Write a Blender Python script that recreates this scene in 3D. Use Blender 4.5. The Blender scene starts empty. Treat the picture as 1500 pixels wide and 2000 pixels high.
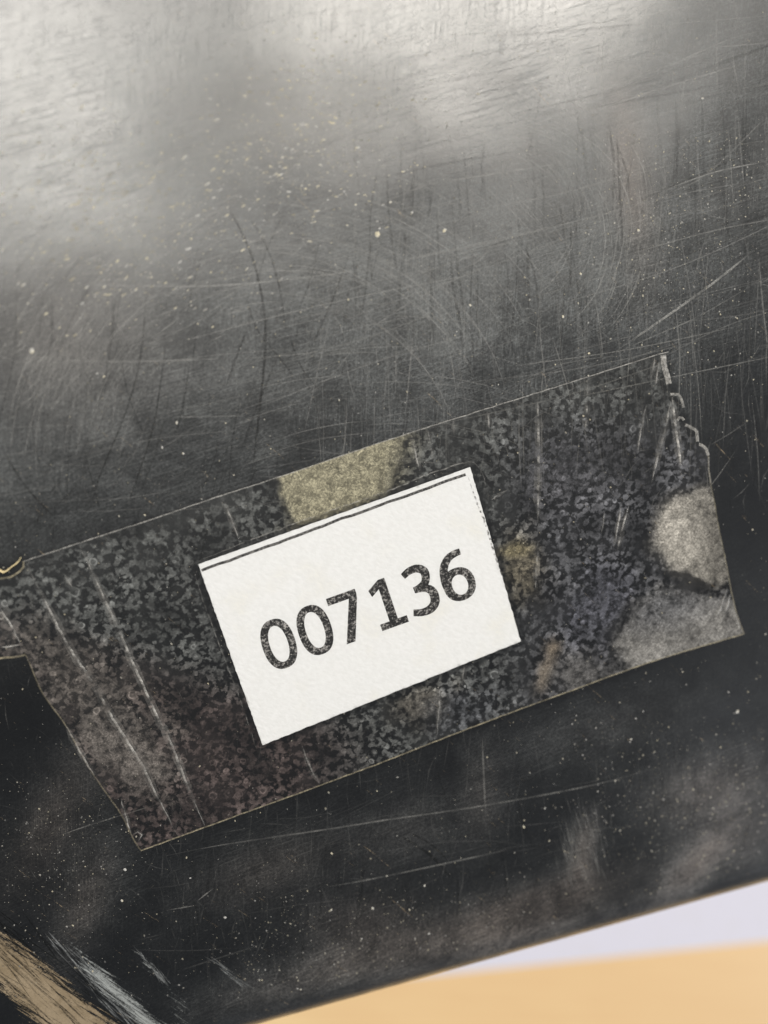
import bpy, bmesh, math, random
import numpy as np
from mathutils import Vector, Matrix
from mathutils.geometry import delaunay_2d_cdt

random.seed(7); rng = np.random.default_rng(7)
S = bpy.context.scene
C = S.collection

# ------------------------------------------------------------------ camera
# the face of the case is the plane z = 0; metres; the camera hangs about 12.5 cm over it, leaning a little
F_PX = 1500.0
DIST, TILT = 0.125, math.radians(13)
CAM = Vector((-math.sin(TILT)*0.69, math.sin(TILT)*0.724, math.cos(TILT))) * DIST
FWD = (-CAM).normalized()
RIGHT = FWD.cross(Vector((0, 1, 0))).normalized()
UP = RIGHT.cross(FWD).normalized()
cd = bpy.data.cameras.new('camera'); cam = bpy.data.objects.new('camera', cd); C.objects.link(cam)
cam.matrix_world = Matrix.Translation(CAM) @ Matrix((RIGHT, UP, -FWD)).transposed().to_4x4()
cd.sensor_fit = 'VERTICAL'; cd.sensor_height = 36.0; cd.lens = 36.0*F_PX/2000.0
cd.clip_start = 0.002; cd.clip_end = 20
cd.dof.use_dof = True; cd.dof.focus_distance = 0.1265; cd.dof.aperture_fstop = 6.5
S.camera = cam
S.render.resolution_x, S.render.resolution_y = 768, 1024

def on_plane(x, y, z=0.0):
    """photo measurement (1500 x 2000) -> point on the face of the case"""
    d = FWD*F_PX + RIGHT*(x-750) - UP*(y-1000)
    t = (z-CAM.z)/d.z
    return CAM + d*t
def mirror_dir(x, y):
    d = (FWD*F_PX + RIGHT*(x-750) - UP*(y-1000)).normalized()
    return Vector((d.x, d.y, -d.z))

R_FIL, R_COR, W, H = 0.010, 0.036, 0.34, 0.30
p0, p1 = on_plane(520, 2000), on_plane(1500, 1725)
ex = (p1-p0).normalized(); ey = Vector((-ex.y, ex.x, 0))
CORNER = p0 - ey*0.0051 - ex*0.0600          # where the two straight sides would meet
def surf_z(P):
    d = P-CORNER; a, b = d.x*ex.x+d.y*ex.y, d.x*ey.x+d.y*ey.y
    e = R_COR-math.hypot(R_COR-a, R_COR-b) if (a < R_COR and b < R_COR) else min(a, b)
    if e >= R_FIL: return 0.0
    e = max(e, 0.0); return -R_FIL+math.sqrt(max(0.0, R_FIL**2-(R_FIL-e)**2))
def on_case(x, y, lift=0.0):
    z = 0.0
    for _ in range(7):
        P = on_plane(x, y, z)
        zn = surf_z(P)
        if zn == z: break
        z = zn
    P.z += lift
    if z < 0: P += (CAM-P).normalized()*3e-5
    return P

# ------------------------------------------------------------------ world and lamps
w = bpy.data.worlds.new('World'); S.world = w; w.use_nodes = True
bg = w.node_tree.nodes['Background']; bg.inputs[0].default_value = (0.80, 0.86, 1.0, 1); bg.inputs[1].default_value = 0.09
def lamp(name, loc, target, sx, sy, power, col):
    l = bpy.data.lights.new(name, 'AREA'); l.shape = 'RECTANGLE'; l.size = sx; l.size_y = sy
    l.energy = power; l.color = col
    o = bpy.data.objects.new(name, l); C.objects.link(o)
    o.location = loc
    o.rotation_euler = (Vector(target)-Vector(loc)).to_track_quat('-Z', 'Y').to_euler()
    return o
lamp('ceiling_lamp', (-0.60, 0.72, 1.55), (-0.60, 0.72, 0), 0.76, 0.72, 21, (1.0, 0.96, 0.89))
lamp('ceiling_lamp', (0.42, 0.92, 1.55), (0.42, 0.92, 0), 0.80, 0.54, 23, (1.0, 0.95, 0.87))
lamp('side_lamp', (2.5, -1.2, 0.50), (0.1, -0.2, -0.1), 1.2, 0.7, 88, (0.93, 0.95, 1.0))
S.view_settings.view_transform = 'Standard'; S.view_settings.look = 'None'
S.view_settings.exposure = 0.0; S.view_settings.gamma = 1.0
S.render.engine = 'CYCLES'
S.cycles.transparent_max_bounces = 16; S.cycles.max_bounces = 5; S.cycles.diffuse_bounces = 2; S.cycles.glossy_bounces = 3

# ------------------------------------------------------------------ helpers
class NT:
    def __init__(self, name):
        self.m = bpy.data.materials.new(name); self.m.use_nodes = True
        self.t = self.m.node_tree; self.t.nodes.clear()
        self.out = self.t.nodes.new('ShaderNodeOutputMaterial')
    def n(self, typ, ins=None, **props):
        nd = self.t.nodes.new(typ)
        for k, v in props.items(): setattr(nd, k, v)
        for k, v in (ins or {}).items():
            s = nd.inputs[k]
            if isinstance(v, bpy.types.NodeSocket): self.t.links.new(v, s)
            else: s.default_value = v
        return nd
    def mm(self):
        tc = self.n('ShaderNodeTexCoord')
        return self.n('ShaderNodeVectorMath', {0: tc.outputs['Object'], 1: (1000,)*3}, operation='MULTIPLY').outputs[0]
    def map(self, v, rot=0.0, scale=(1, 1, 1), loc=(0, 0, 0)):
        a = self.n('ShaderNodeMapping', {'Vector': v, 'Rotation': (0, 0, math.radians(rot))}).outputs[0]
        return self.n('ShaderNodeMapping', {'Vector': a, 'Scale': scale, 'Location': loc}).outputs[0]
    def noise(self, v, scale, detail=3, rough=0.55, dist=0.0):
        return self.n('ShaderNodeTexNoise', {'Vector': v, 'Scale': scale, 'Detail': detail, 'Roughness': rough, 'Distortion': dist}).outputs[0]
    def vor(self, v, scale, feature='F1', rnd=1.0):
        return self.n('ShaderNodeTexVoronoi', {'Vector': v, 'Scale': scale, 'Randomness': rnd}, feature=feature)
    def math(self, op, a, b=0.0, c=0.0):
        return self.n('ShaderNodeMath', {0: a, 1: b, 2: c}, operation=op).outputs[0]
    def ramp(self, v, lo, hi, a=0.0, b=1.0, smooth=True):
        nd = self.n('ShaderNodeMapRange', {'Value': v, 'From Min': lo, 'From Max': hi, 'To Min': a, 'To Max': b})
        nd.interpolation_type = 'SMOOTHSTEP' if smooth else 'LINEAR'
        return nd.outputs[0]
    def mix(self, f, a, b):
        nd = self.n('ShaderNodeMix', data_type='RGBA')
        for s, v in ((0, f), (6, a), (7, b)):
            if isinstance(v, bpy.types.NodeSocket): self.t.links.new(v, nd.inputs[s])
            else: nd.inputs[s].default_value = v
        return nd.outputs[2]
    def attr(self, name): return self.n('ShaderNodeAttribute', attribute_name=name)
    def shmix(self, f, a, b):
        nd = self.n('ShaderNodeMixShader')
        for s, v in ((0, f), (1, a), (2, b)):
            if isinstance(v, bpy.types.NodeSocket): self.t.links.new(v, nd.inputs[s])
            else: nd.inputs[s].default_value = v
        return nd.outputs[0]
    def done(self, sh):
        self.t.links.new(sh, self.out.inputs[0]); return self.m
def rgb(r, g, b): return (r, g, b, 1.0)

def tag(o, label=None, cat=None, group=None, kind=None):
    if label: o['label'] = label
    if cat: o['category'] = cat
    if group: o['group'] = group
    if kind: o['kind'] = kind
    return o
def empty(name, loc):
    o = bpy.data.objects.new(name, None); C.objects.link(o); o.location = loc; o.empty_display_size = 0.01
    return o
def mesh_obj(name, verts, faces, mat, parent=None, attrs=None, smooth=False, loc=None):
    off = Vector(parent.location) if parent else (Vector(loc) if loc is not None else Vector((0, 0, 0)))
    if parent and parent.parent: off = off + Vector(parent.parent.location)
    me = bpy.data.meshes.new(name)
    v = np.asarray([tuple(p) for p in verts], dtype=np.float64) - np.array(off[:])
    me.from_pydata(v.tolist(), [], faces)
    if mat: me.materials.append(mat)
    for k, (typ, vals) in (attrs or {}).items():
        a = me.attributes.new(k, typ, 'POINT')
        if typ == 'FLOAT': a.data.foreach_set('value', np.asarray(vals, dtype=np.float32).ravel())
        else: a.data.foreach_set('color', np.asarray(vals, dtype=np.float32).ravel())
    if smooth: me.polygons.foreach_set('use_smooth', [True]*len(me.polygons))
    me.update()
    o = bpy.data.objects.new(name, me); C.objects.link(o)
    if parent: o.parent = parent
    elif loc is not None: o.location = loc
    return o

def resample(pts, step):
    P = [np.array(p, float) for p in pts]
    if len(P) > 2:      # Catmull-Rom through the points
        E = [2*P[0]-P[1]] + P + [2*P[-1]-P[-2]]; out = []
        for i in range(1, len(E)-2):
            n = max(1, int(np.linalg.norm(E[i+1]-E[i])/step))
            for k in range(n):
                t = k/n
                out.append(0.5*((2*E[i])+(-E[i-1]+E[i+1])*t+(2*E[i-1]-5*E[i]+4*E[i+1]-E[i+2])*t*t+(-E[i-1]+3*E[i]-3*E[i+1]+E[i+2])*t**3))
        out.append(P[-1]); return np.array(out)
    n = max(2, int(np.linalg.norm(P[1]-P[0])/step)+1)
    return np.array([P[0]+(P[1]-P[0])*t for t in np.linspace(0, 1, n)])

class Ribbons:
    """thin tapering marks lying on the face, all collected in one mesh"""
    def __init__(self): self.v = []; self.f = []; self.a = []
    def add(self, pts, width, alpha, z=8e-6, step=18, taper=True, wob=0.0, ridge=0.0, broken=0.0):
        q = resample(pts, step); n = len(q)
        if n < 2: return
        if wob: q = q + rng.normal(0, wob, q.shape)
        d = np.gradient(q, axis=0); L = np.linalg.norm(d, axis=1, keepdims=True); L[L == 0] = 1; d /= L
        nn = np.stack([-d[:, 1], d[:, 0]], 1)
        b = len(self.v)
        for i in range(n):
            t = i/(n-1)
            tp = (min(1, 5*t, 5*(1-t))*0.85+0.15) if taper else 1
            wv = width*tp*0.5
            al = alpha*(0.25+0.75*tp)
            if broken: al *= max(0.0, 1-broken*rng.random()*1.6)
            if ridge:
                for s, zz in ((-1, 0), (0, ridge), (1, 0)):
                    p = q[i]+nn[i]*wv*s; P = on_case(p[0], p[1], z+zz); self.v.append(P); self.a.append(al)
            else:
                for s in (-1, 1):
                    p = q[i]+nn[i]*wv*s; P = on_case(p[0], p[1], z); self.v.append(P); self.a.append(al)
        k = 3 if ridge else 2
        for i in range(n-1):
            for j in range(k-1):
                self.f.append((b+k*i+j, b+k*i+j+1, b+k*(i+1)+j+1, b+k*(i+1)+j))
    def build(self, name, mat, parent):
        return mesh_obj(name, self.v, self.f, mat, parent, {'a': ('FLOAT', self.a)})

# ------------------------------------------------------------------ materials
def mat_case():
    k = NT('scuffed_black_plastic'); v = k.mm()
    vert = k.noise(k.map(v, 4, (7.5, 0.16, 1)), 1.0, 3, 0.75)          # up and down rubbing
    diag = k.noise(k.map(v, -17, (0.11, 5.0, 1)), 1.0, 3, 0.75)        # long rubbing along the tape's direction
    dia2 = k.noise(k.map(v, -36, (0.40, 4.5, 1), (31, 7, 0)), 1.0, 3, 0.7)
    blot2 = k.noise(v, 0.16, 5, 0.68, 0.5)
    grit = k.noise(v, 2.2, 5, 0.85)
    sel = k.noise(v, 0.05, 2)
    sv, sd, s2 = k.ramp(vert, 0.42, 0.72), k.ramp(diag, 0.44, 0.74), k.ramp(dia2, 0.44, 0.76)
    st = k.math('MAXIMUM', k.math('MULTIPLY', sv, k.ramp(sel, 0.40, 0.58, 0.15, 0.75)), k.math('MULTIPLY', sd, k.ramp(sel, 0.42, 0.60, 0.95, 0.4)))
    st = k.math('MAXIMUM', st, k.math('MULTIPLY', s2, 0.75))
    hz = k.n('ShaderNodeSeparateColor', {0: k.attr('dust_sheen').outputs['Color']})
    dust_sheen, warm = hz.outputs[0], hz.outputs[1]
    geo = k.n('ShaderNodeNewGeometry'); nz = k.n('ShaderNodeSeparateXYZ', {0: geo.outputs['True Normal']}).outputs[2]
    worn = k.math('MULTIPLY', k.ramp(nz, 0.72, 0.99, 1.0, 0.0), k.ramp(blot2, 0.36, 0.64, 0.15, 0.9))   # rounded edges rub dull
    hz1 = k.math('MULTIPLY', dust_sheen, k.ramp(blot2, 0.30, 0.66, 0.55, 1.2))
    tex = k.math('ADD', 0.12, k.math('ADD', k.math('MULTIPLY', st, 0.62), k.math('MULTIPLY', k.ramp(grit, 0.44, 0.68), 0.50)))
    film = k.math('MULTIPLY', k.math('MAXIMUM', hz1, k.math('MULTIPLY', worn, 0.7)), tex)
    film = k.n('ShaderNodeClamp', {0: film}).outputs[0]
    dust_sheen_col = k.mix(warm, rgb(0.148, 0.158, 0.158), rgb(0.185, 0.160, 0.142))
    dust_sheen_col = k.mix(worn, dust_sheen_col, rgb(0.20, 0.148, 0.088))  # brown covers edge wear and a painted rim sheen
    sc = k.n('ShaderNodeSeparateColor', {0: k.attr('scuff_reflection').outputs['Color']})  # table reflection painted in tan; white holds scuffs and painted reflection
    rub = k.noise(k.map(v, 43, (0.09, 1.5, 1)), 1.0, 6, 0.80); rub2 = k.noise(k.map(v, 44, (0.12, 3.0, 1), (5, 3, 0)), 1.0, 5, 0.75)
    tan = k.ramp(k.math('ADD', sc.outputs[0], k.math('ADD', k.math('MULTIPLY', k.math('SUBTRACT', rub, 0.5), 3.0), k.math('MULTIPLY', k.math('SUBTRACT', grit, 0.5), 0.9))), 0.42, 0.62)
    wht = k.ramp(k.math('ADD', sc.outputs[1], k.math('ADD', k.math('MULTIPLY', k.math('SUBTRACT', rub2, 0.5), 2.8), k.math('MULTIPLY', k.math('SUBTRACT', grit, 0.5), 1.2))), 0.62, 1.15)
    base0 = k.mix(film, rgb(0.0032, 0.0036, 0.0038), dust_sheen_col)
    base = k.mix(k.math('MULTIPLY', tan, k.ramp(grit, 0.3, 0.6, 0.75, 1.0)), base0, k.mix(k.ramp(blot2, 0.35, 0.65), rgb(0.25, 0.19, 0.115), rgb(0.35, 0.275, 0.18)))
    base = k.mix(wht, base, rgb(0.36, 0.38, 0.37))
    rough = k.math('ADD', k.ramp(film, 0, 0.7, 0.28, 0.54), k.math('MULTIPLY', worn, 0.12))
    bump = k.n('ShaderNodeBump', {'Strength': 0.13, 'Distance': 0.00004, 'Height': k.noise(k.map(v, 4, (3.2, 0.8, 1)), 1.0, 2, 0.7)})
    wav = k.n('ShaderNodeBump', {'Strength': 0.6, 'Distance': 0.0012, 'Height': k.noise(v, 0.035, 1), 'Normal': bump.outputs[0]})
    coat = k.math('MULTIPLY', k.ramp(k.math('MULTIPLY', st, dust_sheen), 0.0, 0.7, 1.0, 0.35), k.math('SUBTRACT', 1.0, k.math('MULTIPLY', worn, 0.9)))
    b = k.n('ShaderNodeBsdfPrincipled', {'Base Color': base, 'Roughness': rough, 'IOR': 1.55, 'Normal': wav.outputs[0], 'Coat Weight': coat, 'Coat Roughness': 0.25, 'Coat IOR': 1.6, 'Coat Normal': wav.outputs[0]})
    return k.done(b.outputs[0])
def mat_mark(name, col, rough=0.6):
    k = NT(name); v = k.mm()
    n = k.ramp(k.noise(v, 2.5, 3, 0.7), 0.3, 0.65, 0.25, 1.0)
    f = k.math('MULTIPLY', k.attr('a').outputs['Fac'], n)
    b = k.n('ShaderNodeBsdfPrincipled', {'Base Color': rgb(*col), 'Roughness': rough})
    t = k.n('ShaderNodeBsdfTransparent')
    return k.done(k.shmix(f, t.outputs[0], b.outputs[0]))
def mat_dust():
    k = NT('dust'); v = k.mm()
    c = k.mix(k.ramp(k.noise(v, 0.7, 1), 0.4, 0.6), rgb(0.66, 0.60, 0.44), rgb(0.56, 0.55, 0.52))
    c = k.mix(k.attr('a').outputs['Fac'], rgb(0.03, 0.03, 0.03), c)
    return k.done(k.n('ShaderNodeBsdfPrincipled', {'Base Color': c, 'Roughness': 0.8}).outputs[0])
def mat_film():
    k = NT('clear_tape_film'); v0 = k.mm()
    wn = k.n('ShaderNodeTexNoise', {'Vector': v0, 'Scale': 0.8, 'Detail': 1.5, 'Roughness': 0.5}).outputs['Color']
    off = k.n('ShaderNodeVectorMath', {0: wn, 1: (0.5, 0.5, 0.5)}, operation='SUBTRACT').outputs[0]
    offs = k.n('ShaderNodeVectorMath', {0: off, 'Scale': 0.7}, operation='SCALE').outputs[0]
    v = k.n('ShaderNodeVectorMath', {0: v0, 1: offs}, operation='ADD').outputs[0]
    c1 = k.vor(v, 0.50); c2 = k.vor(v, 0.92)
    d1, d2 = c1.outputs['Distance'], c2.outputs['Distance']
    bc = k.n('ShaderNodeSeparateColor', {0: c1.outputs['Color']}); sc = k.n('ShaderNodeSeparateColor', {0: c2.outputs['Color']})
    r1 = k.math('ADD', k.math('MULTIPLY', bc.outputs[0], 0.34), 0.22); r2 = k.math('ADD', k.math('MULTIPLY', sc.outputs[0], 0.34), 0.22)
    b1 = k.math('MULTIPLY', k.ramp(k.math('SUBTRACT', r1, d1), -0.03, 0.09), k.ramp(bc.outputs[1], 0.10, 0.95, 0.10, 0.9))
    rim = k.math('MULTIPLY', k.ramp(k.math('ABSOLUTE', k.math('SUBTRACT', d1, k.math('MULTIPLY', r1, 0.60))), 0.0, 0.08, 1.0, 0.0), bc.outputs[2])
    b1 = k.math('MULTIPLY', b1, k.math('ADD', 0.55, k.math('MULTIPLY', rim, 1.1)))
    b2 = k.math('MULTIPLY', k.ramp(k.math('SUBTRACT', r2, d2), -0.05, 0.12), k.ramp(sc.outputs[1], 0.15, 0.95, 0.15, 0.95))
    worm = k.ramp(k.noise(v0, 0.88, 2.0, 0.5, 0.2), 0.46, 0.58, 0.0, 0.46)
    b1 = k.math('MAXIMUM', b1, worm); b2 = k.math('MAXIMUM', b2, worm)
    region = k.noise(v0, 0.16, 3, 0.65)
    at = k.attr('zone'); z = k.n('ShaderNodeSeparateColor', {0: at.outputs['Color']})
    air, cloud, clear = z.outputs[0], z.outputs[1], z.outputs[2]
    mid = k.noise(v0, 0.75, 3, 0.6)
    pick = k.ramp(k.noise(v0, 0.22, 2), 0.42, 0.56)
    cells = k.math('ADD', k.math('MULTIPLY', b1, k.math('SUBTRACT', 1.0, k.math('MULTIPLY', pick, 0.75))), k.math('MULTIPLY', b2, k.math('MULTIPLY', pick, 0.85)))
    fine = k.noise(v0, 2.6, 4, 0.75)
    curl = k.ramp(k.math('ABSOLUTE', k.math('SUBTRACT', k.noise(v, 0.85, 2, 0.5, 2.0), 0.5)), 0.0, 0.05, 1.0, 0.0)
    amt = k.math('MULTIPLY', cells, k.ramp(region, 0.36, 0.64, 0.65, 1.75))
    amt = k.math('MULTIPLY', amt, k.ramp(fine, 0.25, 0.7, 0.7, 1.25))
    amt = k.math('MULTIPLY', amt, air)
    cl = k.math('MULTIPLY', cloud, k.ramp(k.math('ADD', cloud, k.math('MULTIPLY', k.math('SUBTRACT', mid, 0.5), 1.5)), 0.15, 0.75, 0.0, 1.0))
    cl = k.math('MULTIPLY', cl, k.math('ADD', k.ramp(fine, 0.30, 0.70, 0.36, 0.76), k.math('MULTIPLY', curl, 0.55)))
    amt = k.math('MAXIMUM', amt, cl)
    amt = k.math('ADD', amt, k.math('MULTIPLY', k.math('MULTIPLY', k.ramp(fine, 0.54, 0.74), air), 0.32))
    amt = k.math('MULTIPLY', k.math('MULTIPLY', amt, k.math('SUBTRACT', 1.0, clear)), 0.80)
    amt = k.n('ShaderNodeClamp', {0: amt}).outputs[0]
    amt = k.math('MAXIMUM', amt, k.math('MULTIPLY', k.math('SUBTRACT', 1.0, clear), k.ramp(k.noise(v0, 0.10, 2), 0.45, 0.65, 0.02, 0.09)))
    tint = k.attr('tint').outputs['Color']
    lines = k.n('ShaderNodeTexWave', {'Vector': k.map(v, 35, (1, 1, 1)), 'Scale': 0.55, 'Distortion': 6.0, 'Detail': 2.0, 'Detail Scale': 0.35}).outputs['Fac']
    var = k.math('MULTIPLY', k.ramp(mid, 0.3, 0.7, 0.70, 1.22), k.math('MULTIPLY', k.ramp(fine, 0.3, 0.7, 0.90, 1.1), k.ramp(lines, 0.2, 0.8, 0.95, 1.05)))
    tint = k.n('ShaderNodeVectorMath', {0: tint, 'Scale': var}, operation='SCALE').outputs[0]
    milk = k.n('ShaderNodeBsdfDiffuse', {'Color': tint})
    body = k.shmix(amt, k.n('ShaderNodeBsdfTransparent').outputs[0], milk.outputs[0])
    bump = k.n('ShaderNodeBump', {'Strength': 0.35, 'Distance': 0.00006, 'Height': k.noise(v0, 0.9, 2, 0.7)})
    gl = k.n('ShaderNodeBsdfGlossy', {'Color': rgb(1, 1, 1), 'Roughness': 0.22, 'Normal': bump.outputs[0]})
    fr = k.n('ShaderNodeFresnel', {'IOR': 1.40})
    return k.done(k.shmix(fr.outputs[0], body, gl.outputs[0]))
def mat_paper(name, col, rough=0.9):
    k = NT(name); v = k.mm()
    big = k.noise(v, 0.12, 3); fib = k.noise(k.map(v, 30, (0.9, 1.6, 1)), 1.1, 4, 0.65)
    c2 = (col[0]*0.975, col[1]*0.965, col[2]*0.93)
    c = k.mix(k.ramp(big, 0.50, 0.72), rgb(*col), rgb(*c2))
    c = k.mix(k.ramp(fib, 0.35, 0.65, 0.0, 0.7), c, rgb(col[0]*0.92, col[1]*0.92, col[2]*0.915))
    bump = k.n('ShaderNodeBump', {'Strength': 0.9, 'Distance': 0.00008, 'Height': fib})
    b = k.n('ShaderNodeBsdfPrincipled', {'Base Color': c, 'Roughness': rough, 'Normal': bump.outputs[0], 'Specular IOR Level': 0.2})
    return k.done(b.outputs[0])
def mat_toner():
    k = NT('speckled_toner'); v = k.mm()
    n = k.noise(v, 2.7, 4, 0.75); n2 = k.noise(v, 0.9, 2)
    f = k.ramp(k.math('ADD', n, k.math('MULTIPLY', k.math('SUBTRACT', n2, 0.5), 0.35)), 0.48, 0.68)
    c = k.mix(f, rgb(0.014, 0.014, 0.015), rgb(0.42, 0.41, 0.40))
    b = k.n('ShaderNodeBsdfPrincipled', {'Base Color': c, 'Roughness': 0.7})
    return k.done(b.outputs[0])
def mat_border():
    k = NT('worn_printed_line'); v = k.mm()
    f = k.ramp(k.noise(v, 2.6, 3, 0.7), 0.42, 0.62)
    a = k.attr('a').outputs['Fac']
    b = k.n('ShaderNodeBsdfPrincipled', {'Base Color': k.mix(f, rgb(0.02, 0.02, 0.02), rgb(0.20, 0.195, 0.19)), 'Roughness': 0.7})
    return k.done(k.shmix(a, k.n('ShaderNodeBsdfTransparent').outputs[0], b.outputs[0]))
def mat_wood():
    k = NT('pale_tan_wood'); v = k.mm()
    g = k.noise(k.map(v, 10, (0.02, 0.25, 1)), 1.0, 4, 0.6, 0.4); big = k.noise(v, 0.008, 2)
    c = k.mix(k.ramp(g, 0.3, 0.7), rgb(0.88, 0.65, 0.35), rgb(0.81, 0.57, 0.30))
    c = k.mix(k.ramp(big, 0.4, 0.6, 0, 0.6), c, rgb(0.78, 0.52, 0.27))
    b = k.n('ShaderNodeBsdfPrincipled', {'Base Color': c, 'Roughness': 0.55})
    return k.done(b.outputs[0])
M = dict(case=mat_case(), light=mat_mark('pale_scratch', (0.62, 0.61, 0.575)), dark=mat_mark('wiped_dark_streak', (0.006, 0.007, 0.007), 0.5),
         tan=mat_mark('painted_tan_reflection', (0.40, 0.32, 0.21), 0.7), white=mat_mark('white_scuff', (0.42, 0.44, 0.44)),  # tan paints the table's reflection; white mixes scuffs and reflection
         dust=mat_dust(), film=mat_film(), crease=mat_mark('tape_crease', (0.62, 0.60, 0.56), 0.35), edge=mat_mark('tape_cut_edge', (0.50, 0.44, 0.30), 0.4),
         paper=mat_paper('white_label_paper', (0.74, 0.75, 0.76)), sheet=mat_paper('cool_white_paper', (0.72, 0.71, 0.80)), scrap=mat_paper('cream_scrap', (0.75, 0.62, 0.36)),
         toner=mat_toner(), border=mat_border(), wood=mat_wood())

# ------------------------------------------------------------------ table top and loose sheet under the case
CASE_H = 0.16
def slab(name, cx, cy, lx, ly, z1, thick, rot, mat):
    c, s = math.cos(rot), math.sin(rot)
    P = [(cx+c*x-s*y, cy+s*x+c*y) for x, y in ((-lx, -ly), (lx, -ly), (lx, ly), (-lx, ly))]
    v = [(x, y, z1-thick) for x, y in P]+[(x, y, z1) for x, y in P]
    f = [(3, 2, 1, 0), (4, 5, 6, 7)]+[(i, (i+1) % 4, 4+(i+1) % 4, 4+i) for i in range(4)]
    return mesh_obj(name, v, f, mat, loc=(cx, cy, z1-thick))
tag(slab('tabletop', 0, -0.1, 0.9, 0.7, -CASE_H, 0.03, 0.0, M['wood']), kind='structure')

# ------------------------------------------------------------------ the case
case = empty('black_case', (0, 0, -CASE_H))
tag(case, 'scratched and dusty black plastic case with rounded edges, under the tape', 'case')
def outline(inset):
    r = max(R_COR-inset, 0.0005); pts = []
    for cx, cy, a0 in ((R_COR, R_COR, 180), (W-R_COR, R_COR, 270), (W-R_COR, H-R_COR, 0), (R_COR, H-R_COR, 90)):
        for i in range(25):
            a = math.radians(a0+90*i/24)
            pts.append((cx+r*math.cos(a), cy+r*math.sin(a)))
    full = []
    for i, p in enumerate(pts):
        q = pts[(i+1) % len(pts)]; full.append(p)
        if i % 25 == 24:                               # a straight side
            for k in range(1, 48): full.append((p[0]+(q[0]-p[0])*k/48, p[1]+(q[1]-p[1])*k/48))
    pts = full
    return [CORNER+ex*x+ey*y for x, y in pts]
V, Fc = [], []
rings = []
for inset, z in [(0.0, -CASE_H+0.0005), (0.0, -R_FIL)]+[(R_FIL*(1-math.cos(math.radians(a))), -R_FIL+R_FIL*math.sin(math.radians(a))) for a in range(6, 91, 6)]:
    b = len(V); o = outline(inset)
    V += [(p.x, p.y, z) for p in o]; rings.append((b, len(o)))
for (a, n), (b, _) in zip(rings, rings[1:]):
    for i in range(n): Fc.append((a+i, a+(i+1) % n, b+(i+1) % n, b+i))
nsm = len(Fc)
Fc.append(tuple(reversed(range(rings[0][0], rings[0][0]+rings[0][1]))))
b0, nb = rings[-1]
inner = [Vector((V[b0+i][0], V[b0+i][1]))*1000 for i in range(nb)]
gx, gy = np.meshgrid(np.arange(-40, 1541, 9.0), np.arange(-40, 2030, 9.0))
gp = []
for x, y in zip(gx.ravel(), gy.ravel()):
    P = on_plane(x, y); d = P-CORNER; a, b = d.dot(ex), d.dot(ey)
    e = R_COR-math.hypot(R_COR-a, R_COR-b) if (a < R_COR and b < R_COR) else min(a, b)
    if e > R_FIL+0.0005: gp.append(Vector((P.x, P.y))*1000)
rs = delaunay_2d_cdt(inner+gp, [], [list(range(nb))], 1, 1e-6)
idx = []
for i, p in enumerate(rs[0]):
    if i < nb and (p-inner[i]).length < 1e-4: idx.append(b0+i)
    else: idx.append(len(V)); V.append((p.x/1000, p.y/1000, 0.0))
top = [tuple(idx[j] for j in f) for f in rs[2]]
a_, b_, c2_ = [Vector(V[j]) for j in top[0][:3]]
if (b_-a_).cross(c2_-a_).z < 0: top = [tuple(reversed(f)) for f in top]
Fc += top
# dust and rubbing per place of the face, plus painted highlight falloff and sheen
VV = np.array([tuple(p) for p in V]); dd = VV-np.array(CAM[:]); dz = np.maximum(dd@np.array(FWD[:]), 0.01)
PX = 750+F_PX*(dd@np.array(RIGHT[:]))/dz; PY = 1000-F_PX*(dd@np.array(UP[:]))/dz
sm = lambda t, a, b: (lambda u: u*u*(3-2*u))(np.clip((t-a)/(b-a), 0, 1))
def vnoise(x, y, s, seed):
    r_ = np.random.default_rng(seed); G = r_.random((64, 64))
    xi, yi = x/s, y/s; i0, j0 = np.floor(xi).astype(int), np.floor(yi).astype(int); fx, fy = xi-i0, yi-j0
    fx, fy = fx*fx*(3-2*fx), fy*fy*(3-2*fy); g = lambda i, j: G[i % 64, j % 64]
    return (g(i0, j0)*(1-fx)+g(i0+1, j0)*fx)*(1-fy)+(g(i0, j0+1)*(1-fx)+g(i0+1, j0+1)*fx)*fy
def fbm(x, y, s, seed): return (vnoise(x, y, s, seed)*0.5+vnoise(x+17, y+5, s/2.1, seed+50)*0.3+vnoise(x+3, y+91, s/4.3, seed+90)*0.2)
def gau(cx, cy, rx, ry, ang=0.0):
    a = math.radians(ang); dx, dy = PX-cx, PY-cy
    return np.exp(-((dx*math.cos(a)-dy*math.sin(a))/rx)**2-((dx*math.sin(a)+dy*math.cos(a))/ry)**2)
dust_sheen = 0.88*(1-sm(PY+0.22*(PX-750), 520, 1180))+0.11  # broad upper part paints the highlight's falloff along with dust
dust_sheen += 0.20*gau(900, 600, 260, 200)+0.15*gau(230, 480, 300, 170, 30)
dust_sheen *= 1-0.45*gau(1490, 420, 130, 420)-0.35*gau(1440, 900, 120, 220)
warm = 0.35*gau(600, 230, 250, 120)+0.5*gau(120, 650, 220, 160)
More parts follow.
